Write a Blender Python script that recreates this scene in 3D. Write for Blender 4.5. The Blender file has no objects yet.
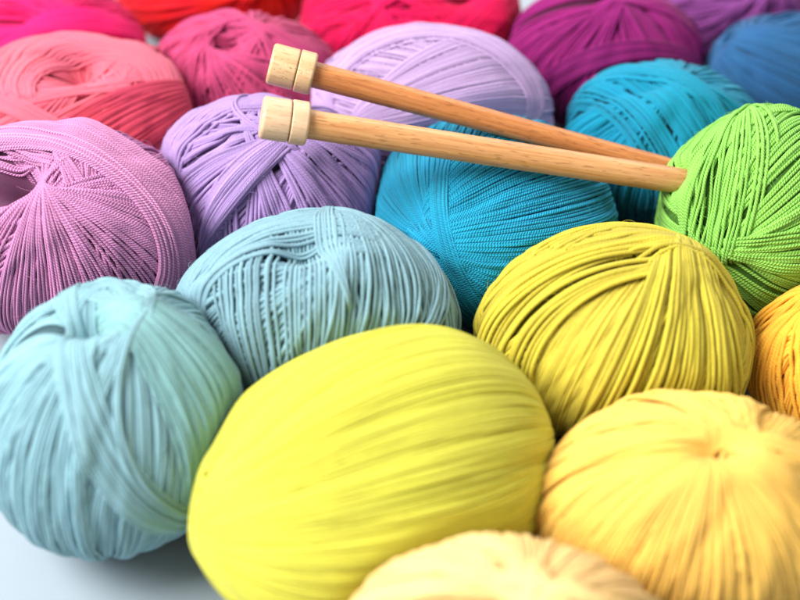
import bpy, math
import numpy as np

TAU = 2 * math.pi
SC = bpy.context.scene
COL = SC.collection

# ------------------------------------------------------------------ helpers
def put(name, me, parent=None):
    o = bpy.data.objects.new(name, me)
    COL.objects.link(o)
    if parent is not None:
        o.parent = parent
    return o

def mesh_np(name, co, quads, smooth=True, uv=None, tint=None):
    """fast mesh from numpy arrays (quads only)"""
    me = bpy.data.meshes.new(name)
    nv, nf = len(co), len(quads)
    me.vertices.add(nv)
    me.vertices.foreach_set('co', np.ascontiguousarray(co, dtype=np.float32).ravel())
    me.loops.add(nf * 4)
    me.loops.foreach_set('vertex_index', np.ascontiguousarray(quads, dtype=np.int32).ravel())
    me.polygons.add(nf)
    me.polygons.foreach_set('loop_start', np.arange(0, nf * 4, 4, dtype=np.int32))
    me.update(calc_edges=True)
    me.polygons.foreach_set('use_smooth', np.full(nf, smooth, dtype=bool))
    if uv is not None:
        l = me.uv_layers.new(name='UVMap')
        l.data.foreach_set('uv', np.ascontiguousarray(uv, dtype=np.float32).ravel())
    if tint is not None:
        a = me.color_attributes.new(name='tint', type='FLOAT_COLOR', domain='POINT')
        c = np.ones((nv, 4), dtype=np.float32)
        c[:, :3] = tint
        a.data.foreach_set('color', c.ravel())
    me.validate()
    return me

def lin(c):
    return tuple((v / 255 / 12.92) if v <= 10.3 else ((v / 255 + .055) / 1.055) ** 2.4 for v in c) + (1.0,)

class NT:
    def __init__(s, name):
        s.m = bpy.data.materials.new(name)
        s.m.use_nodes = True
        s.n = s.m.node_tree.nodes
        s.l = s.m.node_tree.links
        s.b = s.n['Principled BSDF']
    def new(s, t, **kw):
        x = s.n.new(t)
        for k, v in kw.items():
            setattr(x, k, v)
        return x
    def link(s, a, b):
        s.l.new(a, b)
    def math(s, op, a, b=None):
        x = s.n.new('ShaderNodeMath'); x.operation = op
        for i, v in enumerate((a, b)):
            if v is None: continue
            if isinstance(v, (int, float)): x.inputs[i].default_value = v
            else: s.link(v, x.inputs[i])
        return x.outputs[0]

# ---------------------------------------------------------------- materials
def yarn_material(name, rgb, ply=2.2, bump=.16, sheen=.14, sat_dark=0.8):
    """cotton yarn: twisted plies and fibres as bump, colour wanders slowly"""
    t = NT(name)
    base = lin(rgb)
    at = t.new('ShaderNodeVertexColor', layer_name='tint')
    mul = t.new('ShaderNodeMix', data_type='RGBA', blend_type='MULTIPLY')
    mul.inputs['Factor'].default_value = 1
    mul.inputs[6].default_value = base
    t.link(at.outputs['Color'], mul.inputs[7])
    uv = t.new('ShaderNodeUVMap', uv_map='UVMap')
    sep = t.new('ShaderNodeSeparateXYZ')
    t.link(uv.outputs['UV'], sep.inputs[0])
    # ply twist
    ph = t.math('ADD', t.math('MULTIPLY', sep.outputs[0], 2.0), t.math('MULTIPLY', sep.outputs[1], 1.0 / ply * 2))
    sn = t.math('SINE', t.math('MULTIPLY', ph, TAU))
    plyh = t.math('ADD', t.math('MULTIPLY', sn, .5), .5)
    # fine fibres running along the twist
    cmb = t.new('ShaderNodeCombineXYZ')
    t.link(t.math('MULTIPLY', t.math('ADD', sep.outputs[0], t.math('MULTIPLY', sep.outputs[1], .35 / ply)), 7.0), cmb.inputs[0])
    t.link(t.math('MULTIPLY', sep.outputs[1], .8), cmb.inputs[1])
    geo = t.new('ShaderNodeTexCoord')
    nz = t.new('ShaderNodeTexNoise'); nz.inputs['Scale'].default_value = 1.0; nz.inputs['Detail'].default_value = 4; nz.inputs['Roughness'].default_value = .65
    t.link(cmb.outputs[0], nz.inputs['Vector'])
    hgt = t.math('ADD', t.math('MULTIPLY', t.math('POWER', plyh, .6), 1.0), t.math('MULTIPLY', nz.outputs[0], .12 / bump + .4))
    bp = t.new('ShaderNodeBump'); bp.inputs['Strength'].default_value = 0.85; bp.inputs['Distance'].default_value = bump * .001
    t.link(hgt, bp.inputs['Height'])
    t.link(bp.outputs[0], t.b.inputs['Normal'])
    # colour: darker and richer between the plies, slow variation over the ball
    big = t.new('ShaderNodeTexNoise'); big.inputs['Scale'].default_value = 45; big.inputs['Detail'].default_value = 3
    t.link(geo.outputs['Object'], big.inputs['Vector'])
    v = t.math('ADD', t.math('MULTIPLY', plyh, min(.26, bump)), t.math('ADD', t.math('MULTIPLY', nz.outputs[0], .62), t.math('MULTIPLY', big.outputs[0], .22)))
    v = t.math('ADD', v, .52)
    hs = t.new('ShaderNodeHueSaturation'); hs.inputs['Saturation'].default_value = 1.0
    t.link(mul.outputs[2], hs.inputs['Color'])
    t.link(v, hs.inputs['Value'])
    t.link(t.math('ADD', t.math('MULTIPLY', big.outputs[0], .02), .49), hs.inputs['Hue'])
    t.link(hs.outputs[0], t.b.inputs['Base Color'])
    t.b.inputs['Roughness'].default_value = .8
    t.b.inputs['Specular IOR Level'].default_value = .28
    t.b.inputs['Sheen Weight'].default_value = sheen
    t.b.inputs['Sheen Roughness'].default_value = .45
    s = [min(1, .6 + .5 * c) for c in base[:3]] + [1]
    t.b.inputs['Sheen Tint'].default_value = s
    return t.m

def wood_material(name, light, dark, grain=1.0, pores=0.0):
    t = NT(name)
    tc = t.new('ShaderNodeTexCoord')
    mp = t.new('ShaderNodeMapping'); mp.inputs['Scale'].default_value = (900 * grain, 900 * grain, 22)
    t.link(tc.outputs['Object'], mp.inputs[0])
    n1 = t.new('ShaderNodeTexNoise'); n1.inputs['Scale'].default_value = 1; n1.inputs['Detail'].default_value = 4; n1.inputs['Roughness'].default_value = .6
    t.link(mp.outputs[0], n1.inputs['Vector'])
    mp2 = t.new('ShaderNodeMapping'); mp2.inputs['Scale'].default_value = (260, 260, 26)
    t.link(tc.outputs['Object'], mp2.inputs[0])
    n2 = t.new('ShaderNodeTexNoise'); n2.inputs['Scale'].default_value = 1; n2.inputs['Detail'].default_value = 3
    n2.inputs['Distortion'].default_value = .6
    t.link(mp2.outputs[0], n2.inputs['Vector'])
    f = t.math('ADD', t.math('MULTIPLY', n1.outputs[0], .55), t.math('MULTIPLY', n2.outputs[0], .45))
    r = t.new('ShaderNodeValToRGB')
    r.color_ramp.elements[0].position = .36; r.color_ramp.elements[0].color = lin(dark)
    r.color_ramp.elements[1].position = .62; r.color_ramp.elements[1].color = lin(light)
    t.link(f, r.inputs[0])
    out = r.outputs[0]
    mp3 = t.new('ShaderNodeMapping'); mp3.inputs['Scale'].default_value = (1500, 1500, 240)
    t.link(tc.outputs['Object'], mp3.inputs[0])
    n3 = t.new('ShaderNodeTexNoise'); n3.inputs['Scale'].default_value = 1; n3.inputs['Detail'].default_value = 1
    t.link(mp3.outputs[0], n3.inputs['Vector'])
    fl = t.new('ShaderNodeMapRange'); fl.inputs[1].default_value = .58; fl.inputs[2].default_value = .72
    t.link(n3.outputs[0], fl.inputs[0])
    mf = t.new('ShaderNodeMix', data_type='RGBA'); mf.inputs[7].default_value = tuple(c * .55 for c in lin(dark)[:3]) + (1,)
    t.link(t.math('MULTIPLY', fl.outputs[0], .55), mf.inputs[0]); t.link(out, mf.inputs[6])
    out = mf.outputs[2]
    if pores:
        vo = t.new('ShaderNodeTexNoise'); vo.inputs['Scale'].default_value = 1500; vo.inputs['Detail'].default_value = 1
        t.link(tc.outputs['Object'], vo.inputs['Vector'])
        mr = t.new('ShaderNodeMapRange'); mr.inputs[1].default_value = .66; mr.inputs[2].default_value = .74
        t.link(vo.outputs[0], mr.inputs[0])
        mx = t.new('ShaderNodeMix', data_type='RGBA'); mx.inputs[7].default_value = lin((150, 110, 70))
        t.link(t.math('MULTIPLY', mr.outputs[0], pores), mx.inputs[0]); t.link(out, mx.inputs[6])
        out = mx.outputs[2]
    t.link(out, t.b.inputs['Base Color'])
    bp = t.new('ShaderNodeBump'); bp.inputs['Strength'].default_value = .5; bp.inputs['Distance'].default_value = .0001
    t.link(n1.outputs[0], bp.inputs['Height']); t.link(bp.outputs[0], t.b.inputs['Normal'])
    t.b.inputs['Roughness'].default_value = .42
    t.b.inputs['Specular IOR Level'].default_value = .45
    return t.m

# -------------------------------------------------------------- yarn winding
OCT = 340
def oct_idx(d):
    a = np.abs(d).sum(-1, keepdims=True)
    p = d / a
    x, y, z = p[..., 0], p[..., 1], p[..., 2]
    fx = np.where(z >= 0, x, (1 - np.abs(y)) * np.where(x >= 0, 1, -1))
    fy = np.where(z >= 0, y, (1 - np.abs(x)) * np.where(y >= 0, 1, -1))
    ix = np.clip(((fx * .5 + .5) * OCT).astype(int), 0, OCT - 1)
    iy = np.clip(((fy * .5 + .5) * OCT).astype(int), 0, OCT - 1)
    return iy * OCT + ix

def unit(v):
    return v / np.linalg.norm(v, axis=-1, keepdims=True)

def smooth_noise(rng, n, modes):
    t = np.linspace(0, TAU, n, endpoint=False)
    o = np.zeros(n)
    for k in range(1, modes + 1):
        o += rng.normal() / k ** .5 * np.cos(k * t + rng.uniform(0, TAU))
    return o / math.sqrt(modes)

class Ball:
    def __init__(self, spec):
        self.s = spec
        self.A = np.array(spec['axes'])                    # 3x3, unit sphere -> body
        self.R = abs(np.linalg.det(self.A)) ** (1 / 3)
        self.w = spec.get('w', 1.3) * .001
        self.rng = np.random.default_rng(spec['seed'])
        self.H = np.zeros(OCT * OCT)
        self.wraps = []
        self.p = spec.get('p', 2.0)
        self.hubs = spec.get('dents', [])

    def lay(self, n, s, w, lift, tint, part, bn, bamp, jit, mid=None, win=None, hv=.3, M=720):
        rng = self.rng
        n = unit(np.array(n, float))
        a = np.array([.31, .52, .79]) if mid is None else mid
        a = unit(a - n * (a @ n))
        b = np.cross(n, a)
        t = np.linspace(0, TAU, M, endpoint=False)
        c = math.sqrt(max(1e-4, 1 - s * s))
        d = s * n + c * (np.cos(t)[:, None] * a + np.sin(t)[:, None] * b)
        off = bn * bamp + smooth_noise(rng, M, 7) * jit * w / self.R
        d = unit(d + n * off[:, None])
        tang = unit(np.roll(d, -1, 0) - np.roll(d, 1, 0))
        side = np.cross(d, tang)
        th = w * .82
        ids = [oct_idx(unit(d + side * (o * w / self.R))) for o in (-.22, 0, .22)]
        q0 = np.max([self.H0[i] for i in ids], axis=0)
        q1 = np.max([self.H[i] for i in ids], axis=0)
        q = q0 + .12 * np.minimum(q1 - q0, 4 * th)
        h = q + th * .8
        hm = np.max([np.roll(h, k) for k in range(-4, 5, 2)], axis=0)
        ker = np.exp(-(np.arange(-14, 15) / 7.0) ** 2); ker /= ker.sum()
        hs = np.convolve(np.r_[hm[-14:], hm, hm[:14]], ker, 'valid')
        h = np.maximum(hs, q + th * .45) + lift * th + th * hv * (rng.normal() + .5 * smooth_noise(rng, M, 9))
        if win is not None:
            lo, hi = win
            tc = (t + math.pi) % TAU - math.pi
            out = np.maximum(lo - tc, tc - hi) + rng.normal() * .04
            h = h - 5 * th * np.clip(out / .18, 0, 1) ** 1.5
        for o in (-.45, -.22, 0, .22, .45):
            idx = oct_idx(unit(d + side * (o * w / self.R)))
            np.maximum.at(self.H, idx, h - th * 1.0 * o * o)
        self.wraps.append((d, h, w, tint, part))

    def band(self, n0, s0, n1, s1, N, m0, m1, w=1.0, lift=0.0, tint=(1, 1, 1), part=0, skip=0.0, jit=.2, wob=.6, tv=.07, full=False, ext=1.0, mg=.35, hv=.3):
        """parallel strands swept from circle (n0, s0) to circle (n1, s1); m = middle point and reach of the visible arc"""
        rng = self.rng
        w = w * self.w
        n0 = unit(np.array(n0, float)); n1 = unit(np.array(n1, float))
        om = math.acos(max(-1, min(1, float(n0 @ n1))))
        bn = smooth_noise(rng, 720, 4)
        bn2 = smooth_noise(rng, 720, 5)
        self.H0 = self.H.copy()
        for k in range(N):
            if skip and rng.random() < skip:
                continue
            f = ext * (k + rng.normal() * .18) / max(1, N - 1)
            if om > 1e-3:
                n = (math.sin((1 - f) * om) * n0 + math.sin(f * om) * n1) / math.sin(om)
            else:
                n = n0
            s = s0 + (s1 - s0) * f
            tt = np.array(tint) * (1 + rng.normal() * tv)
            fm = min(f, 1)
            mid = np.array(m0[0]) * (1 - fm) + np.array(m1[0]) * fm
            win = None if full else (m0[1] * (1 - f) + m1[1] * f - mg, m0[2] * (1 - f) + m1[2] * f + mg)
            self.lay(n, s, w * rng.uniform(.9, 1.1), lift, tt, part, bn * (1 - f) + bn2 * f, wob * w / self.R, jit, mid, win, hv)

    def fan(self, hub, ref, a0, a1, N, eps=8, blk=0, skip=0, w=1.0, lift=0., tint=(1, 1, 1), part=0, jit=.2, wob=.6, tv=.07, hv=.3, half=False):
        """great circles that pass the hub at eps degrees; azimuth measured from ref"""
        P = unit(np.array(hub, float)); E = unit(np.array(ref) - P * np.dot(ref, P)); F = np.cross(P, E)
        blk = blk or N
        ch = [np.arange(N)[i:i + blk] for i in range(0, N, blk)]
        w = w * self.w
        bn = smooth_noise(self.rng, 720, 4)
        for ci in self.rng.permutation(len(ch)):
            self.H0 = self.H.copy()
            eb = eps * (1 + .3 * self.rng.normal())
            for k in ch[ci]:
                if skip and self.rng.random() < skip: continue
                al = math.radians(a0 + (a1 - a0) * (k + .5 + self.rng.normal() * .18) / N)
                Q = math.cos(al) * E + math.sin(al) * F
                e = math.radians(eb * (1 + .08 * self.rng.normal()))
                n = math.cos(e) * np.cross(P, Q) + math.sin(e) * P
                tt = np.array(tint) * (1 + self.rng.normal() * tv)
                self.lay(n, 0.0, w * self.rng.uniform(.9, 1.1), lift, tt, part, bn, wob * w / self.R, jit, Q if half else None, (-math.pi / 2 - .02, 1.35) if half else None, hv)

    def radial(self, d):
        p = self.p
        ax = np.abs(d)
        g = (ax ** p).sum(-1) ** (-1 / p)
        for (hd, dep, sig) in self.hubs:
            ang = np.arccos(np.clip(d @ unit(np.array(hd)), -1, 1))
            g = g * (1 - dep * np.exp(-(ang / math.radians(sig)) ** 2))
        for (fx, amp, ph) in self.lump:
            g = g * (1 + amp * np.sin(d @ fx + ph))
        return g

    def place(self, d, h):
        cap = .006
        f = lambda x: cap * (1 - np.exp(-x / cap))
        g = self.radial(d)
        base = (d * g[..., None]) @ self.A.T
        nrm = unit(d @ np.linalg.inv(self.A))
        dh = f(h) - f(self.href)
        P = base + nrm * dh[..., None]
        return P, nrm

    def squeeze(self, P):
        """soft contact with neighbouring balls and the table"""
        for (u, dist) in self.s['contacts']:
            u = np.array(u)
            s = P @ u - dist
            m = .004
            # smooth limit of s at 0
            x = s + m
            lim = np.where(x > 0, m * (1 - np.exp(-np.maximum(x, 0) / m)) , x)
            P = P + u * (lim - x)[..., None]
        return P

    def build(self, root, mat, core_mat, n_along, sides):
        rng = self.rng
        self.lump = [(rng.normal(size=3) * 2.4, .012, rng.uniform(0, TAU)) for _ in range(4)]
        Hf = self.H
        self.href = float(np.median(Hf[Hf > 0])) if (Hf > 0).any() else 0
        step = 720 // n_along
        for part in (0, 1):
            ws = [w for w in self.wraps if w[4] == part]
            if not ws: continue
            VV, QQ, UV, TT = [], [], [], []
            nv = 0
            ang = np.arange(sides) / sides * TAU
            ca, sa = np.cos(ang), np.sin(ang)
            for (d, h, w, tint, _) in ws:
                th = w * .82
                top = Hf[oct_idx(d)]
                side0 = np.cross(d, unit(np.roll(d, -1, 0) - np.roll(d, 1, 0)))
                t1 = Hf[oct_idx(unit(d + side0 * (.4 * w / self.R)))]
                t2 = Hf[oct_idx(unit(d - side0 * (.4 * w / self.R)))]
                vis = (h > np.minimum(np.minimum(t1, t2), top) - th * 1.7)
                vis = vis[::step] | np.roll(vis, 1)[::step] | np.roll(vis, -1)[::step]
                vis = vis | np.roll(vis, 1) | np.roll(vis, -1)
                if not vis.any(): continue
                P, nr = self.place(d[::step], h[::step])
                P = self.squeeze(P)
                n = len(P)
                tg = unit(np.roll(P, -1, 0) - np.roll(P, 1, 0))
                sd = unit(np.cross(nr, tg)); nn = np.cross(tg, sd)
                seg = np.linalg.norm(np.roll(P, -1, 0) - P, axis=1) * 1000
                L = np.r_[0, np.cumsum(seg)]
                r = w * .5
                ring = P[:, None, :] + sd[:, None, :] * (ca * r)[None, :, None] + nn[:, None, :] * (sa * r * 1.0)[None, :, None]
                use = np.nonzero(vis)[0]
                i0 = use; i1 = (use + 1) % n
                keep = np.zeros(n, bool); keep[i0] = True; keep[i1] = True
                remap = np.cumsum(keep) - 1
                VV.append(ring[keep].reshape(-1, 3))
                k = np.arange(sides); k1 = (k + 1) % sides
                q = np.stack([remap[i0][:, None] * sides + k, remap[i0][:, None] * sides + k1,
                              remap[i1][:, None] * sides + k1, remap[i1][:, None] * sides + k], -1) + nv
                QQ.append(q.reshape(-1, 4))
                u0 = k / sides; u1 = (k + 1) / sides
                v0 = L[i0][:, None] + 0 * u0; v1 = L[i0 + 1][:, None] + 0 * u0
                ph = rng.uniform(0, 50)
                uv = np.stack([np.stack([u0 + 0 * v0, v0 + ph], -1), np.stack([u1 + 0 * v0, v0 + ph], -1),
                               np.stack([u1 + 0 * v0, v1 + ph], -1), np.stack([u0 + 0 * v0, v1 + ph], -1)], 2)
                UV.append(uv.reshape(-1, 2))
                c = int(keep.sum()) * sides
                TT.append(np.tile(tint, (c, 1)))
                nv += c
            if not VV: continue
            if part == 0 and n_along >= 240:      # stray cotton fibres standing off the strands
                nf = 1300
                d0 = unit(rng.normal(size=(nf, 3)))
                Pf, nf_ = self.place(d0, Hf[oct_idx(d0)])
                Pf = self.squeeze(Pf)
                tt = unit(np.cross(nf_, rng.normal(size=(nf, 3))))
                t2 = unit(np.cross(nf_, tt))
                ln = rng.uniform(.0015, .006, nf)[:, None]
                hh = rng.uniform(.05, .3, nf)[:, None] * ln
                cv = rng.normal(size=(nf, 1)) * .35
                pts = [Pf - nf_ * .0003 + tt * ln * f + nf_ * hh * math.sin(math.pi * min(1, f * .8)) + t2 * ln * cv * f * f for f in (0, .25, .5, .75, 1)]
                pts = np.stack(pts, 1)
                a3 = np.arange(3) / 3 * TAU
                ring = pts[:, :, None, :] + (t2[:, None, None, :] * np.cos(a3)[None, None, :, None] + nf_[:, None, None, :] * np.sin(a3)[None, None, :, None]) * .00004
                VV.append(ring.reshape(-1, 3))
                f0 = np.arange(nf)[:, None, None] * 15 + np.arange(4)[None, :, None] * 3
                k3 = np.arange(3)[None, None, :]; k4 = (k3 + 1) % 3
                q = np.stack([f0 + k3, f0 + k4, f0 + 3 + k4, f0 + 3 + k3], -1).reshape(-1, 4)
                QQ.append(q + nv)
                UV.append(np.zeros((len(q) * 4, 2)))
                TT.append(np.full((nf * 15, 3), 1.15))
                nv += nf * 15
            me = mesh_np('winding' if part == 0 else 'outer_wrap', np.concatenate(VV), np.concatenate(QQ), True, np.concatenate(UV), np.concatenate(TT))
            me.materials.append(mat)
            o = put('winding' if part == 0 else 'outer_wrap', me, root)
            if part == 1 and self.s.get('outer_label'):
                o['label'] = self.s['outer_label']
        # the packed yarn under the visible strands
        nu, nvv = 144, 72
        th_ = np.linspace(0.02, math.pi - .02, nvv); ph_ = np.linspace(0, TAU, nu, endpoint=False)
        T, Pp = np.meshgrid(th_, ph_, indexing='ij')
        d = np.stack([np.sin(T) * np.cos(Pp), np.sin(T) * np.sin(Pp), np.cos(T)], -1).reshape(-1, 3)
        G = Hf.reshape(OCT, OCT).copy()
        hd = np.full(len(d), 9.0)
        rr = self.rng
        for k in range(40):
            e = unit(d + rr.normal(size=d.shape) * .028)
            hd = np.minimum(hd, Hf[oct_idx(e)])
        P, _ = self.place(d, np.maximum(0, hd - self.w * 1.5))
        P = self.squeeze(P)
        i = np.arange(nvv - 1)[:, None] * nu; j = np.arange(nu)[None, :]; j1 = (j + 1) % nu
        q = np.stack([i + j, i + nu + j, i + nu + j1, i + j1], -1).reshape(-1, 4)
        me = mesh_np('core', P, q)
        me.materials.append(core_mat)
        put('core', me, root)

def make_ball(spec):
    root = put('yarn_ball', None)
    root.location = spec['loc']
    root['label'] = spec['label']; root['category'] = 'yarn ball'; root['group'] = 'balls of yarn spread over the tabletop'
    b = Ball(spec)
    for bd in spec['bands']:
        k = dict(bd[-1])
        if bd[0] == 'fan': b.fan(*bd[1:-1], **k)
        else: b.band(*bd[1:-1], **k)
    rgb = spec['rgb']
    mat = yarn_material(spec['mat'], rgb, ply=spec.get('ply', 2.2), bump=spec.get('bump', .16), sheen=spec.get('sheen', .14))
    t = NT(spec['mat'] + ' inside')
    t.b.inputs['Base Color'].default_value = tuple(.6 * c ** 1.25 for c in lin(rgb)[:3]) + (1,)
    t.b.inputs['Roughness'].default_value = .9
    nz = t.new('ShaderNodeTexNoise'); nz.inputs['Scale'].default_value = 900
    bp = t.new('ShaderNodeBump'); bp.inputs['Distance'].default_value = .0006; t.link(nz.outputs[0], bp.inputs['Height']); t.link(bp.outputs[0], t.b.inputs['Normal'])
    b.build(root, mat, t.m, spec.get('na', 240), spec.get('sides', 6))

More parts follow.
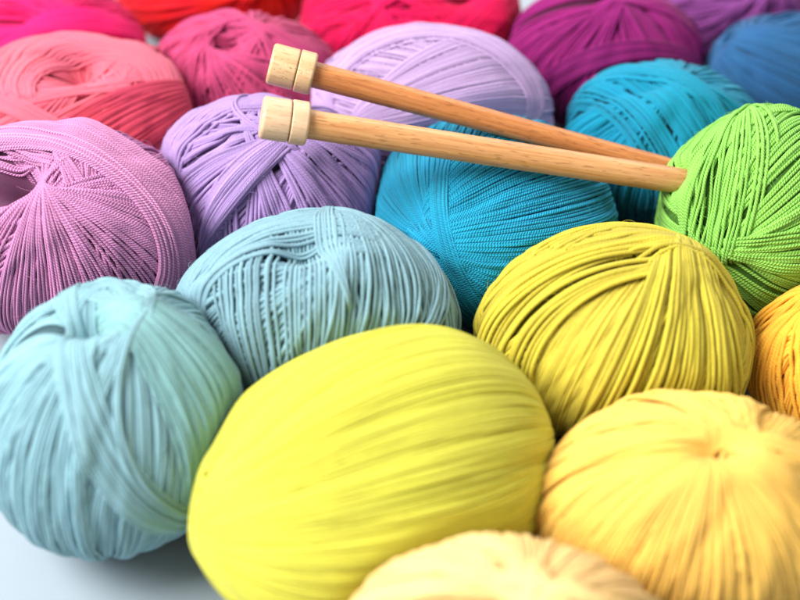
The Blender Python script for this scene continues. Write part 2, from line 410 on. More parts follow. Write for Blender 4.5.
# colour, place, size and the bands of strands of every ball (metres)
BALLS = [{'label': 'pale mint ball with a hole near its top, beside the bare patch of table',
  'mat': 'pale mint cotton',
  'rgb': (134, 176, 186),
  'seed': 100,
  'loc': [-0.0838, 0.26102, 0.03729],
  'axes': [[0.03866, 0.0, 0.0], [0.0, 0.04207, 0.0], [0.0, 0.0, 0.03789]],
  'dents': [([-0.0752, 0.062, 0.9952], 0.3, 11)],
  'bands': [('fan', [-0.0752, 0.062, 0.9952], [0.0292, -0.0019, 0.0019], 0, 180, 77, 3, {}), ('fan', [-0.0489, 0.0396, 0.998], [0.0288, -0.001, 0.001], 0, 180, 99, 15, {'blk': 12}),
            ('fan', [-0.0303, 0.0187, 0.9994], [0.0285, -0.0005, 0.0005], 0, 180, 99, 13, {'blk': 9}),
            ('fan', [0.1397, -0.0667, 0.9879], [0.0269, 0.0039, -0.0039], 176, 264, 55, 5, {'skip': 0.12, 'half': True, 'lift': 0.3, 'hv': 0.45, 'tv': 0.1}),
            ('arc', [0.6884, 0.6933, -0.2131], -0.1286, [-0.2265, 0.8196, -0.5262], -0.3325, 47, [[0.5074, -0.4667, 0.7244], -0.543, 0.818], [[0.7267, 0.2142, 0.6527], -0.571, 0.603],
             {'skip': 0.06, 'tint': (0.93, 1.0, 0.92), 'hv': 0.45, 'lift': 0.3, 'tv': 0.1}),  # greenish bounce light from the lemon ball, painted into the strand tint
            ('arc', [0.8704, 0.0015, 0.4924], 0.2983, [0.868, 0.121, 0.4816], 0.4473, 13, [[-0.0539, -0.709, 0.7031], -0.733, 0.926], [[0.1825, -0.627, 0.7574], -0.649, 1.158],
             {'part': 1, 'jit': 0.1, 'lift': 0.3, 'hv': 0.45}),
            ('arc', [0.8748, -0.2202, 0.4317], 0.6694, [0.8832, -0.1966, 0.4258], 0.6755, 2, [[0.2572, -0.6881, 0.6785], -0.749, 0.892], [[0.2892, -0.6822, 0.6715], -0.755, 0.937], {'lift': 0.3}),
            ('arc', [-0.6009, 0.3581, -0.7146], -0.7352, [-0.752, -0.0727, -0.6551], -0.854, 2, [[0.7768, 0.3258, 0.5389], -0.861, 0.776], [[0.7701, 0.5258, 0.3612], -1.453, 1.078], {'lift': 0.5}),
            ('arc', [0.0069, -0.377, -0.9262], -0.9369, [-0.0961, -0.1045, -0.9899], -0.9598, 10, [[-0.1518, 0.6473, 0.747], -1.694, 2.18], [[-0.0196, 0.3571, 0.9339], -1.328, 1.674], {'part': 1}),
            ('arc', [0.9576, 0.1664, 0.235], -0.0011, [0.9741, 0.2083, 0.088], -0.0534, 7, [[-0.2138, -0.1412, 0.9666], -0.465, 0.455], [[-0.1103, -0.1558, 0.9816], -0.524, 0.447], {'part': 1})],
  'contacts': [([0.7907, 0.6119, -0.0199], 0.03548), ([0.9611, -0.2755, -0.0214], 0.03732), ([0, 0, -1], 0.03729)],
  'w': 1.17,
  'bump': 0.05,
  'outer_label': 'thick roll of pale strands beside the hole'},
 {'label': 'pale blue ball with loose upright strands, between the mint ball and the teal ball',
  'mat': 'pale blue cotton',
  'rgb': (130, 168, 181),
  'seed': 101,
  'loc': [-0.02808, 0.30414, 0.03589],
  'axes': [[0.04561, 0.0, 0.0], [0.0, 0.03284, 0.0], [0.0, 0.0, 0.03649]],
  'dents': [([-0.0153, -0.2182, 0.9758], 0.2, 10)],
  'bands': [('fan', [-0.0153, -0.2182, 0.9758], [0.026, -0.0001, 0.0], 0, 180, 77, 3, {}), ('fan', [-0.0023, -0.2183, 0.9759], [0.026, 0.0003, -0.0002], 0, 180, 99, 13, {'blk': 12}),
            ('fan', [0.1566, -0.0843, 0.9841], [0.026, 0.0056, -0.004], 0, 180, 77, 10, {'blk': 9}),
            ('arc', [0.9485, -0.1251, 0.2909], -0.2573, [0.9375, 0.2278, -0.2631], -0.0162, 30, [[-0.5148, -0.7016, 0.4926], -0.511, 0.673], [[0.3322, -0.6587, 0.6751], -0.565, 0.619],
             {'skip': 0.08, 'jit': 0.25, 'lift': 0.3, 'hv': 0.5, 'tv': 0.1}),
            ('arc', [0.9818, 0.1087, -0.1559], 0.1472, [-0.0957, 0.7722, -0.6281], -0.1295, 27, [[0.3321, -0.595, 0.732], -0.687, 0.613], [[0.9278, 0.2022, 0.3135], -0.383, 0.446],
             {'skip': 0.12, 'jit': 0.45, 'wob': 1.2, 'lift': 0.3, 'hv': 0.5, 'tv': 0.1}),
            ('arc', [-0.2372, 0.7855, -0.5716], -0.1561, [-0.0857, 0.8415, -0.5334], -0.6461, 19, [[-0.5671, 0.2096, 0.7965], -0.662, 0.785], [[-0.4095, -0.2541, 0.8762], -0.793, 0.69],
             {'part': 1, 'jit': 0.12, 'lift': 0.2}),
            ('arc', [0.5496, 0.4934, -0.6742], -0.2838, [-0.3217, 0.193, -0.927], -0.7024, 10, [[0.5158, 0.0207, 0.8565], -0.695, 0.849], [[0.6513, 0.4344, 0.6222], -0.754, 1.394],
             {'skip': 0.1, 'jit': 0.4, 'lift': 0.2}),
            ('arc', [0.4607, 0.1905, -0.8669], -0.1085, [-0.0518, 0.2904, -0.9555], -0.4579, 4, [[0.83, -0.1884, 0.5249], -0.62, 0.585], [[0.9083, -0.0468, 0.4158], -0.534, 0.702],
             {'jit': 0.5, 'lift': 0.4}),
            ('arc', [0.9841, 0.0629, -0.1661], 0.0166, [0.9871, 0.0766, -0.1408], 0.0708, 2, [[0.1793, -0.6907, 0.7006], -0.509, 0.723], [[0.2239, -0.6834, 0.6948], -0.511, 0.723],
             {'jit': 0.4, 'lift': 0.5}),
            ('arc', [0.9204, 0.1076, 0.3758], 0.4408, [0.9851, 0.094, 0.1437], 0.3133, 6, [[0.0851, -0.0952, 0.9918], -0.687, 0.278], [[0.1826, -0.0786, 0.98], -0.713, 0.262], {'part': 1})],
  'contacts': [([-0.7907, -0.6119, 0.0199], 0.03499), ([0.321, -0.9471, -0.0048], 0.03057), ([0, 0, -1], 0.03589)],
  'w': 1.26,
  'bump': 0.06,
  'outer_label': 'wide smooth band of strands round the shoulder'},
 {'label': 'large lemon yellow barrel-shaped ball in front, lying on its side',
  'mat': 'lemon yellow cotton',
  'rgb': (206, 203, 72),
  'seed': 102,
  'loc': [-0.0059, 0.23869, 0.03555],
  'axes': [[0.04386, -0.02287, -0.00263], [0.02848, 0.03522, -0.00171], [0.00458, 0.0, 0.03586]],
  'dents': [],
  'bands': [('fan', [-0.9055, 0.2103, 0.3685], [0.0103, -0.0457, 0.0457], 0, 180, 132, 3, {'jit': 0.1}),
            ('fan', [-0.9055, 0.2103, 0.3685], [0.0103, -0.0457, 0.0457], 0, 180, 165, 6, {'blk': 20, 'jit': 0.1}),
            ('fan', [-0.8752, 0.2754, 0.3977], [0.0097, -0.0486, 0.049], 0, 180, 165, 5, {'blk': 14, 'jit': 0.1, 'tv': 0.04}),
            ('fan', [-0.8908, 0.2064, 0.4048], [0.0108, -0.0428, 0.0411], -80, 80, 143, 5, {'jit': 0.12, 'tv': 0.06, 'hv': 0.4, 'lift': 0.2})],
  'contacts': [([-0.9611, 0.2755, 0.0214], 0.04373), ([-0.321, 0.9471, 0.0048], 0.03854), ([0.4522, -0.8915, -0.0257], 0.03733), ([0, 0, -1], 0.03555)],
  'w': 1.08,
  'p': 2.1,
  'bump': 0.06,
  'na': 180},
 {'label': 'large pale peach ball with a dimple on top, at the lower right',
  'mat': 'pale peach cotton',
  'rgb': (246, 200, 98),
  'seed': 103,
  'loc': [0.08115, 0.23064, 0.03181],
  'axes': [[0.04501, 0.0, 0.0], [0.0, 0.03397, 0.0], [0.0, 0.0, 0.03241]],
  'dents': [([0.0355, -0.1475, 0.9884], 0.2, 8)],
  'bands': [('fan', [0.046, -0.1562, 0.9867], [0.0233, 0.001, -0.0012], 0, 180, 88, 3, {}), ('fan', [0.0623, -0.1645, 0.9844], [0.0233, 0.0013, -0.0015], 0, 180, 132, 4, {'blk': 14, 'jit': 0.1}),
            ('fan', [0.0564, -0.1648, 0.9847], [0.0233, 0.0012, -0.0014], 0, 180, 132, 9, {'blk': 10, 'jit': 0.1}),
            ('fan', [0.0786, -0.1725, 0.9819], [0.0234, 0.0016, -0.0019], 170, 358, 132, 7, {'half': True, 'jit': 0.12, 'tint': (1, 0.96, 0.9)})],
  'contacts': [([-0.7267, -0.6865, 0.0257], 0.03904), ([-0.1924, 0.9813, 0.0115], 0.03299), ([0, 0, -1], 0.03181)],
  'w': 0.99,
  'bump': 0.06,
  'na': 180},
 {'label': 'cream ball cut off by the bottom edge, nearest of all',
  'mat': 'cream cotton',
  'rgb': (246, 208, 138),
  'seed': 104,
  'loc': [0.02507, 0.17765, 0.03379],
  'axes': [[0.04299, 0.0, 0.0], [0.0, 0.03369, 0.0], [0.0, 0.0, 0.03439]],
  'dents': [([-0.1102, -0.1268, 0.9858], 0.16, 13)],
  'bands': [('fan', [-0.1102, -0.1268, 0.9858], [0.0209, -0.0014, 0.0019], 0, 180, 88, 3, {}), ('fan', [-0.1102, -0.1268, 0.9858], [0.0209, -0.0014, 0.0019], 0, 180, 143, 8, {'blk': 14}),
            ('fan', [-0.0997, -0.1275, 0.9868], [0.0209, -0.0013, 0.0017], 0, 180, 143, 10, {'blk': 10})],
  'contacts': [([-0.4522, 0.8915, 0.0257], 0.03114), ([0.7267, 0.6865, -0.0257], 0.03815), ([0, 0, -1], 0.03379)],
  'w': 1.08,
  'bump': 0.06,
  'na': 144,
  'sides': 5},
 {'label': 'golden orange ball cut off by the right edge, beside the mustard ball',
  'mat': 'golden orange cotton',
  'rgb': (254, 186, 60),
  'seed': 105,
  'loc': [0.14396, 0.29676, 0.02575],
  'axes': [[0.03294, 0.0, 0.0], [0.0, 0.02997, 0.0], [0.0, 0.0, 0.02635]],
  'dents': [],
  'bands': [('fan', [-0.3449, 0.0614, 0.9366], [0.0325, -0.0122, 0.012], 0, 180, 88, 8, {'blk': 12}), ('fan', [-0.4153, -0.0649, 0.9074], [0.032, -0.0129, 0.013], 0, 180, 88, 10, {'blk': 9}),
            ('fan', [-0.3776, 0.1103, 0.9194], [0.0319, -0.0142, 0.014], 175, 285, 42, 6, {'hv': 0.5, 'lift': 0.3, 'skip': 0.05, 'jit': 0.2, 'half': True})],
  'contacts': [([-0.2902, 0.9381, 0.1892], 0.02907), ([0, 0, -1], 0.02575)],
  'w': 1.26,
  'bump': 0.1,
  'na': 180},
 {'label': 'mustard yellow ball with thick strands fanning from a gathered knot on top',
  'mat': 'mustard yellow cotton',
  'rgb': (200, 184, 60),
  'seed': 106,
  'loc': [0.0677, 0.29923, 0.03261],
  'axes': [[0.04258, 0.0, 0.0], [0.0, 0.03817, 0.0], [0.0, 0.0, 0.03321]],
  'dents': [],
  'bands': [('fan', [0.3446, 0.0413, 0.9378], [0.0319, 0.0139, -0.0131], 0, 180, 77, 8, {'blk': 10}),
            ('arc', [0.705, -0.7068, -0.0584], -0.0084, [0.9345, -0.3125, -0.1704], 0.0974, 69, [[-0.68, -0.6874, 0.2552], -0.513, 0.822], [[0.0113, -0.6784, 0.7346], -0.634, 0.77],
             {'w': 0.62, 'tint': (1.08, 1.07, 1.3), 'jit': 0.1, 'lift': 0.4, 'mg': 0.2}),
            ('arc', [0.3119, -0.8998, 0.305], 0.5282, [0.2206, -0.9754, 0.0], -0.3376, 22, [[-0.277, -0.3845, 0.8806], -0.546, 0.745], [[-0.3579, 0.2652, 0.8953], -1.087, 1.079],
             {'part': 1, 'skip': 0.1, 'w': 1.05, 'hv': 0.5, 'tv': 0.1, 'mg': 0.12, 'lift': 0.5}),
            ('arc', [0.9113, -0.3241, -0.2541], -0.042, [0.9828, 0.1626, 0.088], 0.7046, 30, [[-0.1188, -0.7311, 0.6718], -0.739, 1.09], [[0.7092, -0.2987, 0.6386], -0.803, 1.352],
             {'part': 1, 'skip': 0.04, 'w': 1.08, 'hv': 0.5, 'tv': 0.1, 'mg': 0.12, 'lift': 0.5}),
            ('arc', [0.2262, -0.9578, 0.1773], -0.2188, [-0.0493, -0.4377, 0.8978], 0.3775, 10, [[-0.1317, 0.3678, 0.9205], -0.765, 0.929], [[-0.0107, 0.6669, 0.745], -0.683, 0.83], {'part': 1}),
            ('arc', [-0.3301, 0.2937, -0.8971], -0.65, [0.1623, 0.6993, -0.6961], -0.06, 10, [[0.5201, 0.4957, 0.6955], -1.067, 1.281], [[0.4855, 0.5091, 0.7108], -0.713, 0.942], {'part': 1}),
            ('arc', [-0.1669, 0.8435, -0.5106], -0.4538, [-0.5869, 0.5379, -0.6051], -0.7095, 3, [[0.8299, -0.0368, 0.5567], -0.602, 0.883], [[0.8982, 0.1324, 0.4191], -0.908, 1.056],
             {'part': 1, 'lift': 0.4})],
  'contacts': [([0.1924, -0.9813, -0.0115], 0.03691), ([-0.4675, 0.8837, -0.0215], 0.03461), ([0, 0, -1], 0.03261)],
  'w': 1.485,
  'bump': 0.05,
  'outer_label': 'thick swept strands over the paler inner panel'},
 {'label': 'turquoise blue ball of twisted yarn lying under the needle shafts',
  'mat': 'turquoise twisted cotton',
  'rgb': (20, 148, 184),
  'seed': 107,
  'loc': [0.03223, 0.36629, 0.03098],
  'axes': [[0.04511, 0.0, 0.0], [0.0, 0.04694, 0.0], [0.0, 0.0, 0.03158]],
  'dents': [],
  'bands': [('fan', [-0.3866, -0.7452, 0.5434], [0.0288, -0.0077, 0.009], 0, 180, 121, 6, {'blk': 14}),
            ('arc', [0.8741, 0.1637, 0.4573], -0.3356, [0.7567, 0.1963, 0.6236], -0.5697, 38, [[-0.5309, -0.6688, 0.5204], -0.72, 0.89], [[-0.7145, -0.6793, 0.1674], -0.635, 0.9], {'jit': 0.2}),
            ('fan', [-0.3507, -0.7849, 0.5108], [0.0287, -0.0069, 0.0082], -80, -22, 55, 3, {'jit': 0.12}),
            ('arc', [0.1065, 0.4227, 0.9], -0.014, [-0.6927, 0.714, -0.1016], 0.0023, 54, [[0.2286, -0.8969, 0.3786], -0.577, 1.127], [[0.0564, 0.1972, 0.9787], -0.569, 0.649],
             {'w': 1.15, 'jit': 0.15, 'lift': 0.2, 'mg': 0.25}),
            ('arc', [0.7344, -0.2672, 0.6239], 0.2654, [0.1677, 0.3597, 0.9179], 0.0442, 25, [[0.0191, -0.9995, -0.0251], -0.57, 0.768], [[0.2288, -0.9042, 0.3607], -0.583, 1.118],
             {'w': 1.15, 'jit': 0.15, 'lift': 0.2, 'mg': 0.25}),
            ('arc', [0.8934, -0.1828, 0.4105], -0.0395, [0.8383, -0.2541, 0.4824], 0.1979, 12, [[-0.4441, -0.701, 0.558], -0.648, 0.957], [[-0.3288, -0.7331, 0.5954], -0.674, 0.853],
             {'part': 1, 'jit': 0.12})],
  'contacts': [([0.4675, -0.8837, 0.0215], 0.04127), ([-0.3268, 0.9426, 0.0683], 0.03487), ([-0.9909, 0.1308, 0.0304], 0.04031), ([0, 0, -1], 0.03098)],
  'w': 0.945,
  'ply': 1.9,
  'bump': 0.3,
  'outer_label': 'upright bundle of strands at the left'},
 {'label': 'bright green twisted ball, the needles pushed into its side',
  'mat': 'bright green twisted cotton',
  'rgb': (140, 204, 88),
  'seed': 108,
  'loc': [0.12556, 0.35625, 0.03775],
  'axes': [[0.03486, 0.0, 0.0], [0.0, 0.03544, 0.0], [0.0, 0.0, 0.03835]],
  'dents': [([-0.8581, -0.1031, 0.503], -0.2, 15), ([-0.8581, -0.1031, 0.503], 0.26, 8)],
  'bands': [('fan', [-0.7403, -0.6599, 0.1285], [0.0296, -0.0277, 0.0205], 0, 180, 99, 6, {'blk': 12}),
            ('arc', [-0.4339, 0.8396, -0.3268], -0.1428, [-0.321, 0.5649, -0.7602], -0.1605, 65, [[-0.3275, 0.0283, 0.9444], -0.709, 0.811], [[-0.1108, -0.9037, -0.4136], -0.739, 0.547],
             {'jit': 0.12}),
            ('arc', [-0.6072, -0.4068, 0.6825], 0.5516, [-0.7728, 0.5103, -0.3773], 0.1847, 25, [[-0.8756, 0.4015, 0.2685], -0.619, 0.846], [[-0.6915, -0.1654, 0.7032], -0.775, 0.88],
             {'part': 1, 'jit': 0.16, 'skip': 0.05}),
            ('arc', [0.8223, -0.5436, 0.1683], -0.341, [0.8383, -0.5109, 0.1906], -0.2589, 3, [[-0.6973, -0.2159, 0.6835], -1.009, 0.79], [[-0.6384, -0.272, 0.72], -1.023, 0.758],
             {'part': 1, 'jit': 0.3, 'lift': 0.4})],
  'contacts': [([0.2902, -0.9381, -0.1892], 0.03435), ([-0.3681, 0.9211, -0.1267], 0.03306), ([0, 0, -1], 0.03775)],
  'w': 1.125,
  'ply': 2.1,
  'bump': 0.34,
  'outer_label': 'upright bundle of strands on the left side'},
 {'label': 'deep teal ball behind the needle tips, between the magenta ball and the green ball',
  'mat': 'deep teal cotton',
  'rgb': (6, 138, 170),
  'seed': 109,
  'loc': [0.10196, 0.4153, 0.02963],
  'axes': [[0.03875, 0.0, 0.0], [0.0, 0.03264, 0.0], [0.0, 0.0, 0.03023]],
  'dents': [([-0.2729, -0.2522, 0.9284], 0.05, 12)],
  'bands': [('fan', [-0.2521, -0.2279, 0.9405], [0.0362, -0.0098, 0.0065], 0, 180, 88, 10, {'blk': 12}), ('fan', [-0.1641, -0.2788, 0.9462], [0.0368, -0.0058, 0.0039], 0, 180, 77, 8, {'blk': 9}),
            ('arc', [0.8694, 0.4807, 0.1145], -0.6819, [0.8366, 0.4589, 0.2993], 0.1005, 34, [[-0.5463, -0.5755, 0.6086], -1.146, 1.104], [[0.0976, -0.5146, 0.8519], -1.277, 0.558],
             {'skip': 0.12, 'jit': 0.25, 'lift': 0.3, 'hv': 0.5}),
            ('arc', [0.6748, 0.7327, -0.0886], -0.1668, [0.6022, 0.778, 0.1787], -0.1223, 9, [[-0.3007, 0.1629, 0.9397], -0.635, 0.725], [[-0.3333, -0.1143, 0.9359], -0.686, 0.679], {'part': 1})],
  'contacts': [([0.3681, -0.9211, 0.1267], 0.03105), ([0, 0, -1], 0.02963)],
  'w': 1.26,
  'bump': 0.1,
  'na': 180},
 {'label': 'pale lilac smooth ball under the needles, behind the lavender ball',
  'mat': 'pale lilac cotton',
  'rgb': (188, 158, 202),
  'seed': 110,
  'loc': [0.01209, 0.42437, 0.03519],
  'axes': [[0.04836, 0.0, 0.0], [0.0, 0.03482, 0.0], [0.0, 0.0, 0.03579]],
  'dents': [],
  'bands': [('fan', [-0.6319, -0.6665, 0.3956], [0.0312, -0.0206, 0.013], 0, 180, 110, 8, {'blk': 14, 'jit': 0.1}),
            ('fan', [0.6777, -0.7322, 0.067], [0.0335, 0.0308, -0.0205], 0, 180, 110, 8, {'blk': 12, 'jit': 0.1}),
            ('fan', [-0.7103, -0.5784, 0.4011], [0.0316, -0.0259, 0.0162], -40, 60, 88, 6, {'jit': 0.1}),
            ('arc', [-0.0118, 0.5816, -0.8134], -0.4813, [0.0205, 0.8417, -0.5396], -0.6332, 13, [[-0.2501, 0.4003, 0.8816], -1.113, 1.853], [[-0.2119, -0.1259, 0.9692], -1.004, 1.662],
             {'part': 1, 'jit': 0.06})],
  'contacts': [([0.3268, -0.9426, -0.0683], 0.02675), ([-0.7818, -0.6231, -0.0231], 0.03919), ([-0.9381, 0.3436, -0.0446], 0.04385), ([0, 0, -1], 0.03519)],
  'w': 0.99,
  'bump': 0.08,
  'na': 180},
 {'label': 'violet ball with deep grooves fanning below a needle cap',
  'mat': 'violet cotton',
  'rgb': (166, 136, 192),
  'seed': 111,
  'loc': [-0.04756, 0.37683, 0.03343],
  'axes': [[0.04537, 0.0, 0.0], [0.0, 0.03324, 0.0], [0.0, 0.0, 0.03403]],
  'dents': [],
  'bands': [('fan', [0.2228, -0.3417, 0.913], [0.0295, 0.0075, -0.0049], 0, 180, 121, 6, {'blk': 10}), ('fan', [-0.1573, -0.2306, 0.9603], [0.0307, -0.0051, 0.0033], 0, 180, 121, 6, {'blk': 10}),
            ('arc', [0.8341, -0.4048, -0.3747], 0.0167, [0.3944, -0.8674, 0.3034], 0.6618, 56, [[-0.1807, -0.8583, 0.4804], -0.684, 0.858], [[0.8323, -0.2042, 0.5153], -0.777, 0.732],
             {'jit': 0.1, 'tint': (0.85, 0.82, 0.88)}),  # under-layer tinted darker: groove shade painted into the strand colour
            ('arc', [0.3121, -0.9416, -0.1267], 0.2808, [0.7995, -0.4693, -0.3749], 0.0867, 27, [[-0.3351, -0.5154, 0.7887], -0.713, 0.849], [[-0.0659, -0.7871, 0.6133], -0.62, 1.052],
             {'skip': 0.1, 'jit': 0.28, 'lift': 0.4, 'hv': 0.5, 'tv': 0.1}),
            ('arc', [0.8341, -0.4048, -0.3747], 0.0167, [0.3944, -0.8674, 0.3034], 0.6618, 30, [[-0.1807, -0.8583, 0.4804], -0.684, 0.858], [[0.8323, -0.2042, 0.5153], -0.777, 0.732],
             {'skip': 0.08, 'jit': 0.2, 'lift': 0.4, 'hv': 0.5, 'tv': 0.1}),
            ('arc', [0.2378, 0.2964, -0.925], -0.6847, [-0.1822, 0.7722, -0.6088], -0.6328, 17, [[-0.6434, 0.3426, 0.6846], -1.187, 0.924], [[-0.4348, -0.2373, 0.8687], -0.73, 0.584],
             {'part': 1, 'jit': 0.06}),
            ('arc', [0.4026, 0.1045, 0.9094], 0.8134, [0.4339, 0.1433, 0.8895], 0.8043, 2, [[-0.1642, -0.1124, 0.98], -0.517, 0.55], [[-0.1255, -0.1199, 0.9848], -0.612, 0.483], {'lift': 0.4})],
  'contacts': [([0.9909, -0.1308, -0.0304], 0.04022), ([0.7818, 0.6231, 0.0231], 0.03712), ([-0.9256, -0.3745, 0.0542], 0.03476), ([0, 0, -1], 0.03343)],
  'w': 1.305,
  'bump': 0.05,
  'outer_label': 'smooth rim band at the left shoulder'},
 {'label': 'dusky mauve twisted ball with a dark hole, cut off by the left edge',
  'mat': 'dusky mauve twisted cotton',
  'rgb': (194, 126, 172),
  'seed': 112,
  'loc': [-0.11553, 0.34933, 0.03741],
  'axes': [[0.05068, 0.0, 0.0], [0.0, 0.03649, 0.0], [0.0, 0.0, 0.03801]],
  'dents': [([-0.2263, -0.3941, 0.8908], 0.5, 10)],
  'bands': [('fan', [-0.1944, -0.4533, 0.8699], [0.0263, -0.0045, 0.0031], 0, 180, 121, 16, {'blk': 14}), ('fan', [-0.1697, -0.4405, 0.8816], [0.0262, -0.0039, 0.0027], 0, 180, 121, 18, {'blk': 12}),
            ('fan', [0.133, -0.4458, 0.8852], [0.0243, 0.0034, -0.0023], 222, 358, 77, 3, {'skip': 0.05, 'half': True, 'lift': 0.3, 'hv': 0.4, 'tv': 0.1}),
            ('arc', [0.268, 0.9102, -0.3157], -0.4609, [0.4633, 0.8767, -0.1292], 0.097, 69, [[0.3469, -0.3003, 0.8885], -0.767, 1.486], [[0.5351, -0.0479, 0.8434], -1.07, 1.12],
             {'part': 1, 'jit': 0.1, 'lift': 0.8, 'tint': (1.05, 1.06, 1.03), 'mg': 1.0, 'ext': 1.7}),
            ('arc', [0.3442, 0.8959, -0.2809], -0.3369, [0.3539, 0.8962, -0.2676], -0.2932, 2, [[0.3716, -0.2374, 0.8975], -0.797, 1.46], [[0.3939, -0.2159, 0.8934], -0.823, 1.454],
             {'part': 1, 'lift': 0.5, 'tint': (1.25, 1.3, 1.2)}),
            ('arc', [0.4368, 0.8698, -0.2294], -0.1483, [0.4386, 0.8697, -0.2264], -0.1237, 1, [[0.4755, -0.1824, 0.8606], -0.8, 1.271], [[0.4859, -0.1639, 0.8585], -0.815, 1.28],
             {'part': 1, 'lift': 0.5, 'tint': (1.25, 1.3, 1.2)})],
  'contacts': [([0.9256, 0.3745, -0.0542], 0.03867), ([0, 0, -1], 0.03741)],
  'w': 1.035,
  'ply': 2.0,
  'bump': 0.3,
  'outer_label': 'broad curved band round the right side'},
 {'label': 'coral pink ball with a dark centre hole and crimson lower strands, upper left',
  'mat': 'coral pink cotton',
  'rgb': (214, 96, 114),
  'seed': 113,
  'loc': [-0.12349, 0.42328, 0.03267],
  'axes': [[0.05118, 0.0, 0.0], [0.0, 0.03685, 0.0], [0.0, 0.0, 0.03327]],
  'dents': [([0.1204, -0.2541, 0.9596], 0.3, 12)],
  'bands': [('fan', [0.1091, -0.2826, 0.953], [0.028, 0.0038, -0.0025], 0, 180, 88, 3, {}),
            ('fan', [0.1091, -0.2826, 0.953], [0.028, 0.0038, -0.0025], 0, 180, 110, 15, {'blk': 10, 'tint': (1, 1.1, 1.1)}),
            ('fan', [0.1371, -0.2788, 0.9505], [0.0279, 0.0047, -0.0031], 0, 180, 99, 17, {'blk': 9}),
            ('arc', [0.6519, 0.4825, 0.585], -0.0217, [0.6117, 0.6732, 0.4155], -0.4242, 16, [[-0.1457, -0.6981, 0.701], -0.474, 0.657], [[-0.145, -0.8304, 0.5379], -0.431, 0.527],
             {'tint': (1, 1.1, 1.1)}),
            ('arc', [-0.1853, 0.3267, -0.9268], -0.7653, [-0.2058, 0.4625, -0.8624], -0.917, 25, [[-0.012, 0.3291, 0.9442], -1.249, 1.528], [[0.1224, -0.0844, 0.9889], -1.323, 1.449],
             {'tint': (1.0, 1.15, 1.15), 'jit': 0.2}),
            ('arc', [-0.6232, 0.6884, 0.3712], -0.3152, [-0.7422, 0.3471, 0.5733], -0.5662, 34, [[0.3401, -0.5582, 0.7568], -0.565, 0.792], [[0.6728, -0.6787, 0.2944], -0.529, 0.813],
             {'part': 1, 'tint': (0.8, 0.4, 0.55), 'jit': 0.2})],
  'contacts': [([0.8984, 0.4388, -0.0167], 0.0366), ([-0.4409, 0.8958, -0.0554], 0.03592), ([0, 0, -1], 0.03267)],
  'w': 1.44,
  'bump': 0.1,
  'na': 180,
  'outer_label': 'darker crimson band of slanting strands'},
 {'label': 'dusty rose ball with a small dark hole on top, behind the violet ball',
  'mat': 'dusty rose cotton',
  'rgb': (190, 66, 112),
  'seed': 114,
  'loc': [-0.06412, 0.45228, 0.03156],
  'axes': [[0.04124, 0.0, 0.0], [0.0, 0.02969, 0.0], [0.0, 0.0, 0.03216]],
  'dents': [([-0.0584, -0.3621, 0.9303], 0.25, 10)],
  'bands': [('fan', [-0.0571, -0.3913, 0.9185], [0.0377, -0.0017, 0.0009], 0, 180, 77, 3, {}), ('fan', [-0.0571, -0.3913, 0.9185], [0.0377, -0.0017, 0.0009], 0, 180, 88, 12, {'blk': 10}),
            ('fan', [0.0075, -0.3641, 0.9313], [0.0374, 0.0012, -0.0006], 0, 180, 88, 10, {'blk': 9}),
            ('fan', [-0.0207, -0.3639, 0.9312], [0.0375, -0.0001, 0.0], 185, 355, 66, 8, {'jit': 0.2, 'half': True, 'lift': 0.3, 'hv': 0.5, 'tv': 0.1})],
  'contacts': [([0.9381, -0.3436, 0.0446], 0.0374), ([-0.8984, -0.4388, 0.0167], 0.02949), ([0, 0, -1], 0.03156)],
  'w': 1.26,
  'bump': 0.09,
  'na': 144,
  'sides': 5},
 {'label': 'crimson pink ball in the top left corner with a dark fold',
  'mat': 'crimson pink cotton',
  'rgb': (222, 12, 98),
  'seed': 115,
  'loc': [-0.15338, 0.48401, 0.02891],
  'axes': [[0.0454, 0.0, 0.0], [0.0, 0.03269, 0.0], [0.0, 0.0, 0.02951]],
  'dents': [([-0.0012, -0.4851, 0.8745], 0.1, 13)],
  'bands': [('fan', [-0.0012, -0.4851, 0.8745], [0.0356, 0.0006, -0.0004], 0, 180, 77, 3, {}), ('fan', [-0.0012, -0.4851, 0.8745], [0.0356, 0.0006, -0.0004], 0, 180, 88, 12, {'blk': 10}),
            ('fan', [0.072, -0.5085, 0.858], [0.035, 0.0031, -0.0019], 0, 180, 88, 14, {'blk': 8}),
            ('arc', [-0.366, 0.846, 0.3877], -0.3837, [-0.424, 0.8666, 0.2629], -0.2475, 18, [[0.3394, -0.6277, 0.7005], -0.622, 0.832], [[0.3234, -0.389, 0.8626], -0.595, 0.663],
             {'tint': (1.05, 1.5, 1.2)})],
  'contacts': [([0.4409, -0.8958, 0.0554], 0.03187), ([0, 0, -1], 0.02891)],
  'w': 1.26,
  'bump': 0.08,
  'na': 144,
  'sides': 5},
 {'label': 'bright red ball cut off by the top edge',
  'mat': 'bright red cotton',
  'rgb': (222, 10, 24),
  'seed': 116,
  'loc': [-0.08736, 0.54567, 0.02899],
  'axes': [[0.04552, 0.0, 0.0], [0.0, 0.03278, 0.0], [0.0, 0.0, 0.02959]],
  'dents': [],
  'bands': [('fan', [-0.0152, -0.7341, 0.6789], [0.0387, 0.0001, -0.0001], 0, 180, 88, 10, {'blk': 10}), ('fan', [0.3659, -0.7629, 0.5331], [0.0375, 0.0137, -0.0077], 0, 180, 88, 10, {'blk': 8})],
  'contacts': [([0, 0, -1], 0.02899)],
  'w': 1.26,
  'bump': 0.08,
  'na': 144,
  'sides': 5},
 {'label': 'raspberry red ball at the top edge, behind the pale lilac ball',
  'mat': 'raspberry red cotton',
  'rgb': (226, 4, 86),
  'seed': 117,
  'loc': [0.00527, 0.50469, 0.03137],
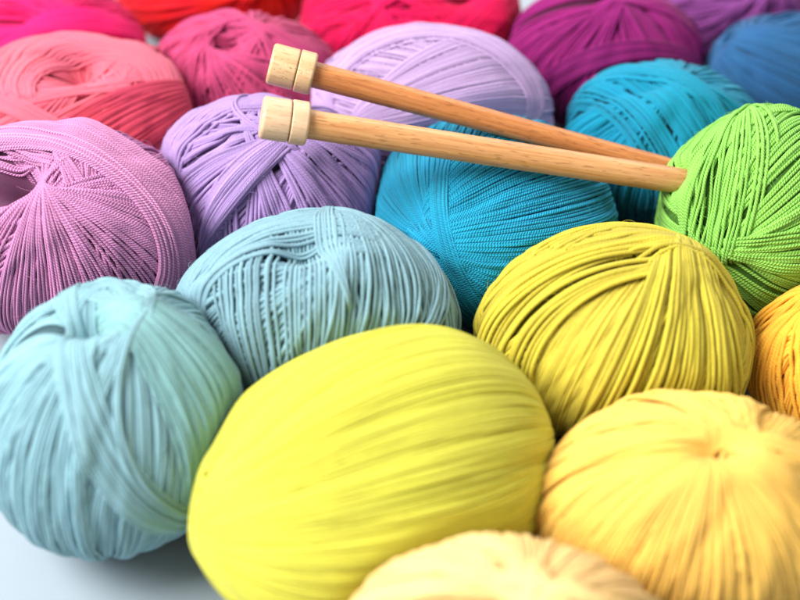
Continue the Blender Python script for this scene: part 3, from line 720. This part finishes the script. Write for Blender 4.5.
  'axes': [[0.04919, 0.0, 0.0], [0.0, 0.03542, 0.0], [0.0, 0.0, 0.03197]],
  'dents': [([0.4861, -0.5348, 0.6911], 0.06, 12)],
  'bands': [('fan', [0.4861, -0.5348, 0.6911], [0.0348, 0.0189, -0.0111], 0, 180, 88, 10, {'blk': 10}), ('fan', [-0.4457, -0.5546, 0.7027], [0.0342, -0.015, 0.0088], 0, 180, 88, 10, {'blk': 8}),
            ('arc', [-0.774, 0.599, 0.2053], -0.5955, [-0.8702, 0.4617, 0.1722], -0.8268, 22, [[0.3139, -0.7761, 0.547], -0.375, 0.803], [[0.661, -0.6705, 0.3367], -0.751, 0.892], {})],
  'contacts': [([0.9555, -0.2943, -0.0223], 0.04532), ([0, 0, -1], 0.03137)],
  'w': 1.26,
  'bump': 0.08,
  'na': 144,
  'sides': 5},
 {'label': 'dark magenta ball with a slanting fold, behind the deep teal ball',
  'mat': 'dark magenta cotton',
  'rgb': (144, 22, 108),
  'seed': 118,
  'loc': [0.0864, 0.4797, 0.02948],
  'axes': [[0.04297, 0.0, 0.0], [0.0, 0.03094, 0.0], [0.0, 0.0, 0.03008]],
  'dents': [],
  'bands': [('fan', [-0.1193, -0.2447, 0.9622], [0.0372, -0.0048, 0.0026], 0, 180, 88, 10, {'blk': 10}), ('fan', [-0.1124, -0.1458, 0.9829], [0.0373, -0.0051, 0.0028], 0, 180, 88, 10, {'blk': 10}),
            ('arc', [-0.2098, 0.9289, 0.3051], -0.4921, [-0.2636, 0.882, 0.3905], -0.6124, 18, [[-0.2311, -0.7751, 0.5881], -1.29, 1.279], [[-0.0433, -0.8996, 0.4345], -1.419, 1.654],
             {'part': 1, 'tint': (0.8, 0.7, 0.85)})],
  'contacts': [([-0.9555, 0.2943, 0.0223], 0.03959), ([0.9872, -0.1565, -0.0306], 0.04206), ([0, 0, -1], 0.02948)],
  'w': 1.17,
  'bump': 0.08,
  'na': 144,
  'sides': 5,
  'outer_label': 'slanting fold of darker strands'},
 {'label': 'dull plum ball at the top edge, behind the navy ball',
  'mat': 'dull plum cotton',
  'rgb': (138, 66, 140),
  'seed': 119,
  'loc': [0.15018, 0.53748, 0.02462],
  'axes': [[0.0388, 0.0, 0.0], [0.0, 0.02794, 0.0], [0.0, 0.0, 0.02522]],
  'dents': [],
  'bands': [('fan', [-0.6491, -0.5171, 0.5579], [0.0408, -0.0299, 0.0172], 0, 180, 88, 10, {'blk': 10}), ('fan', [0.1111, -0.7264, 0.6782], [0.0467, 0.0057, -0.0032], 0, 180, 88, 10, {'blk': 10})],
  'contacts': [([0, 0, -1], 0.02462)],
  'w': 1.17,
  'bump': 0.08,
  'na': 120,
  'sides': 5},
 {'label': 'navy blue ball in the upper right corner',
  'mat': 'navy blue cotton',
  'rgb': (38, 92, 140),
  'seed': 120,
  'loc': [0.16366, 0.46745, 0.02709],
  'axes': [[0.03692, 0.0, 0.0], [0.0, 0.02769, 0.0], [0.0, 0.0, 0.02769]],
  'dents': [],
  'bands': [('fan', [-0.6814, -0.1269, 0.7208], [0.0348, -0.0411, 0.0233], 0, 180, 88, 10, {'blk': 10}), ('fan', [-0.7844, -0.1899, 0.5904], [0.034, -0.0464, 0.0268], 0, 180, 88, 10, {'blk': 10}),
            ('fan', [-0.7989, 0.0976, 0.5935], [0.0282, -0.0764, 0.0433], -70, 40, 77, 6, {})],
  'contacts': [([-0.9872, 0.1565, 0.0306], 0.0362), ([0, 0, -1], 0.02709)],
  'w': 1.17,
  'bump': 0.08,
  'na': 144,
  'sides': 5}]
NEEDLES = [{'a': [-0.04405, 0.34494, 0.087],
  'b': [0.12418, 0.35542, 0.04937],
  'r': 0.0047,
  'r1': 0.92,
  'pores': 0.15,
  'cap_r': 0.0071,
  'cap_l': 0.015,
  'mat': 'pale bamboo',
  'light': (224, 170, 114),
  'dark': (186, 122, 70),
  'cap': (230, 192, 156),
  'cap_dark': (214, 172, 134),
  'label': 'pale bamboo knitting needle in front, its cap resting on the violet ball'},
 {'a': [-0.04334, 0.37467, 0.089],
  'b': [0.12584, 0.36393, 0.04367],
  'r': 0.0044,
  'r1': 0.8,
  'cap_r': 0.0071,
  'cap_l': 0.015,
  'mat': 'orange bamboo',
  'light': (210, 140, 80),
  'dark': (166, 96, 48),
  'cap': (228, 192, 146),
  'cap_dark': (206, 164, 116),
  'label': 'darker orange bamboo knitting needle behind, its speckled cap before the rose ball'}]
LIGHT = {'area': [('window', (-0.78, 0.12, 0.95), (0, 0.35, 0.03), (0.7, 0.7), 33, (1, 0.985, 0.96)),
          ('bounce', (0.3, 1.3, 0.8), (0, 0.35, 0.03), (0.9, 0.9), 8, (1, 0.97, 0.93))],
 'focus': 0.416,
 'fstop': 6.2,
 'world': 0.5}


for sp in BALLS:
    make_ball(sp)

# ------------------------------------------------------------------ needles
def lathe(name, prof, mat, parent, seg=48):
    """turned piece along local z"""
    co = np.array([[r * math.cos(a), r * math.sin(a), z] for (r, z) in prof for a in np.arange(seg) / seg * TAU])
    m = len(prof)
    i = np.arange(m - 1)[:, None] * seg; j = np.arange(seg)[None, :]; j1 = (j + 1) % seg
    q = np.stack([i + j, i + j1, i + seg + j1, i + seg + j], -1).reshape(-1, 4)
    me = mesh_np(name, co, q)
    me.materials.append(mat)
    return put(name, me, parent)

def rounded(r0, z0, z1, bev, bev1=None):
    """profile of a turned drum with rounded rims"""
    bev1 = bev if bev1 is None else bev1
    p = [(.00001, z0), (r0 - bev - .0004, z0)]
    for k in range(7):
        a = math.pi / 2 * k / 6
        p.append((r0 - bev + bev * math.sin(a), z0 + bev - bev * math.cos(a)))
    for k in range(7):
        a = math.pi / 2 * k / 6
        p.append((r0 - bev1 + bev1 * math.cos(a), z1 - bev1 + bev1 * math.sin(a)))
    p += [(r0 - bev1 - .0004, z1), (.00001, z1)]
    return p

from mathutils import Vector
def needle(spec, seed):
    a, b = Vector(spec['a']), Vector(spec['b'])
    root = put('knitting_needle', None)
    root.location = a
    root.rotation_euler = (b - a).to_track_quat('Z', 'Y').to_euler()
    root['label'] = spec['label']; root['category'] = 'knitting needle'; root['group'] = 'pair of wooden knitting needles'
    L = (b - a).length
    R = spec['r']
    m = wood_material(spec['mat'], spec['light'], spec['dark'])
    c = wood_material(spec['mat'] + ' cap', spec['cap'], spec['cap_dark'], grain=.5, pores=spec.get('pores', .8))
    k = spec['cap_r']; cl = spec['cap_l']
    lathe('knob', rounded(k * .97, 0, cl * .60, k * .16, k * .07), c, root)
    lathe('collar', rounded(k, cl * .625, cl, k * .07, k * .14), c, root)
    lathe('neck', [(k * .78, cl * .59), (k * .78, cl * .64)], c, root)
    pr = [(R * .98, cl * .8)]
    n = 60
    tip = .012
    for i in range(n + 1):
        z = cl * .8 + (L - tip - cl * .8) * i / n
        pr.append((R * (1 + (spec['r1'] - 1) * i / n) * (1 + .006 * math.sin(i * 1.3 + seed)), z))
    rt = R * spec['r1']
    for i in range(1, 13):
        f = i / 12
        pr.append((max(.0004, rt * (1 - f ** 1.6)), L - tip + tip * f))
    lathe('shaft', pr, m, root)

for i, sp in enumerate(NEEDLES):
    needle(sp, i)

# ---------------------------------------------------------------- tabletop
t = NT('pale grey painted tabletop')
tc = t.new('ShaderNodeTexCoord')
n = t.new('ShaderNodeTexNoise'); n.inputs['Scale'].default_value = 9; n.inputs['Detail'].default_value = 5
t.link(tc.outputs['Object'], n.inputs['Vector'])
r = t.new('ShaderNodeValToRGB')
r.color_ramp.elements[0].position = .3; r.color_ramp.elements[0].color = lin((146, 160, 170))
r.color_ramp.elements[1].position = .7; r.color_ramp.elements[1].color = lin((160, 173, 183))
t.link(n.outputs[0], r.inputs[0]); t.link(r.outputs[0], t.b.inputs['Base Color'])
n3 = t.new('ShaderNodeTexNoise'); n3.inputs['Scale'].default_value = 600
bp = t.new('ShaderNodeBump'); bp.inputs['Distance'].default_value = .0001; bp.inputs['Strength'].default_value = .3
t.link(n3.outputs[0], bp.inputs['Height']); t.link(bp.outputs[0], t.b.inputs['Normal'])
t.b.inputs['Roughness'].default_value = .5
g = 24
xs = np.linspace(-1.3, 1.3, g); ys = np.linspace(-.6, 2.4, g)
X, Y = np.meshgrid(xs, ys)
co = np.stack([X, Y, 0 * X], -1).reshape(-1, 3)
i = np.arange(g - 1)[:, None] * g; j = np.arange(g - 1)[None, :]
me = mesh_np('tabletop', co, np.stack([i + j, i + j + 1, i + g + j + 1, i + g + j], -1).reshape(-1, 4))
me.materials.append(t.m)
o = put('tabletop', me); o['kind'] = 'structure'

# ---------------------------------------------------------- light and world
w = bpy.data.worlds.new('World'); SC.world = w; w.use_nodes = True
bg = w.node_tree.nodes['Background']
bg.inputs[0].default_value = (.97, .98, 1, 1); bg.inputs[1].default_value = LIGHT['world']
def area(name, loc, aim, size, power, col):
    l = bpy.data.lights.new(name, 'AREA'); l.shape = 'RECTANGLE'; l.size = size[0]; l.size_y = size[1]; l.energy = power; l.color = col
    o = bpy.data.objects.new(name, l); COL.objects.link(o)
    o.location = loc
    o.rotation_euler = (Vector(aim) - Vector(loc)).to_track_quat('-Z', 'Y').to_euler()
for a in LIGHT['area']:
    area(*a)

# ------------------------------------------------------------------- camera
cam = bpy.data.cameras.new('camera'); co = bpy.data.objects.new('camera', cam); COL.objects.link(co)
co.location = (0, 0, .31)
co.rotation_euler = (math.radians(49), 0, 0)
cam.sensor_width = 36; cam.lens = 1283 / 800 * 36
cam.clip_start = .01; cam.clip_end = 20
cam.dof.use_dof = True; cam.dof.focus_distance = LIGHT['focus']; cam.dof.aperture_fstop = LIGHT['fstop']; cam.dof.aperture_blades = 0
SC.camera = co
SC.render.engine = 'CYCLES'
SC.cycles.use_denoising = True
SC.cycles.max_bounces = 6; SC.cycles.diffuse_bounces = 2
SC.view_settings.view_transform = 'Standard'; SC.view_settings.look = 'None'; SC.view_settings.exposure = 0
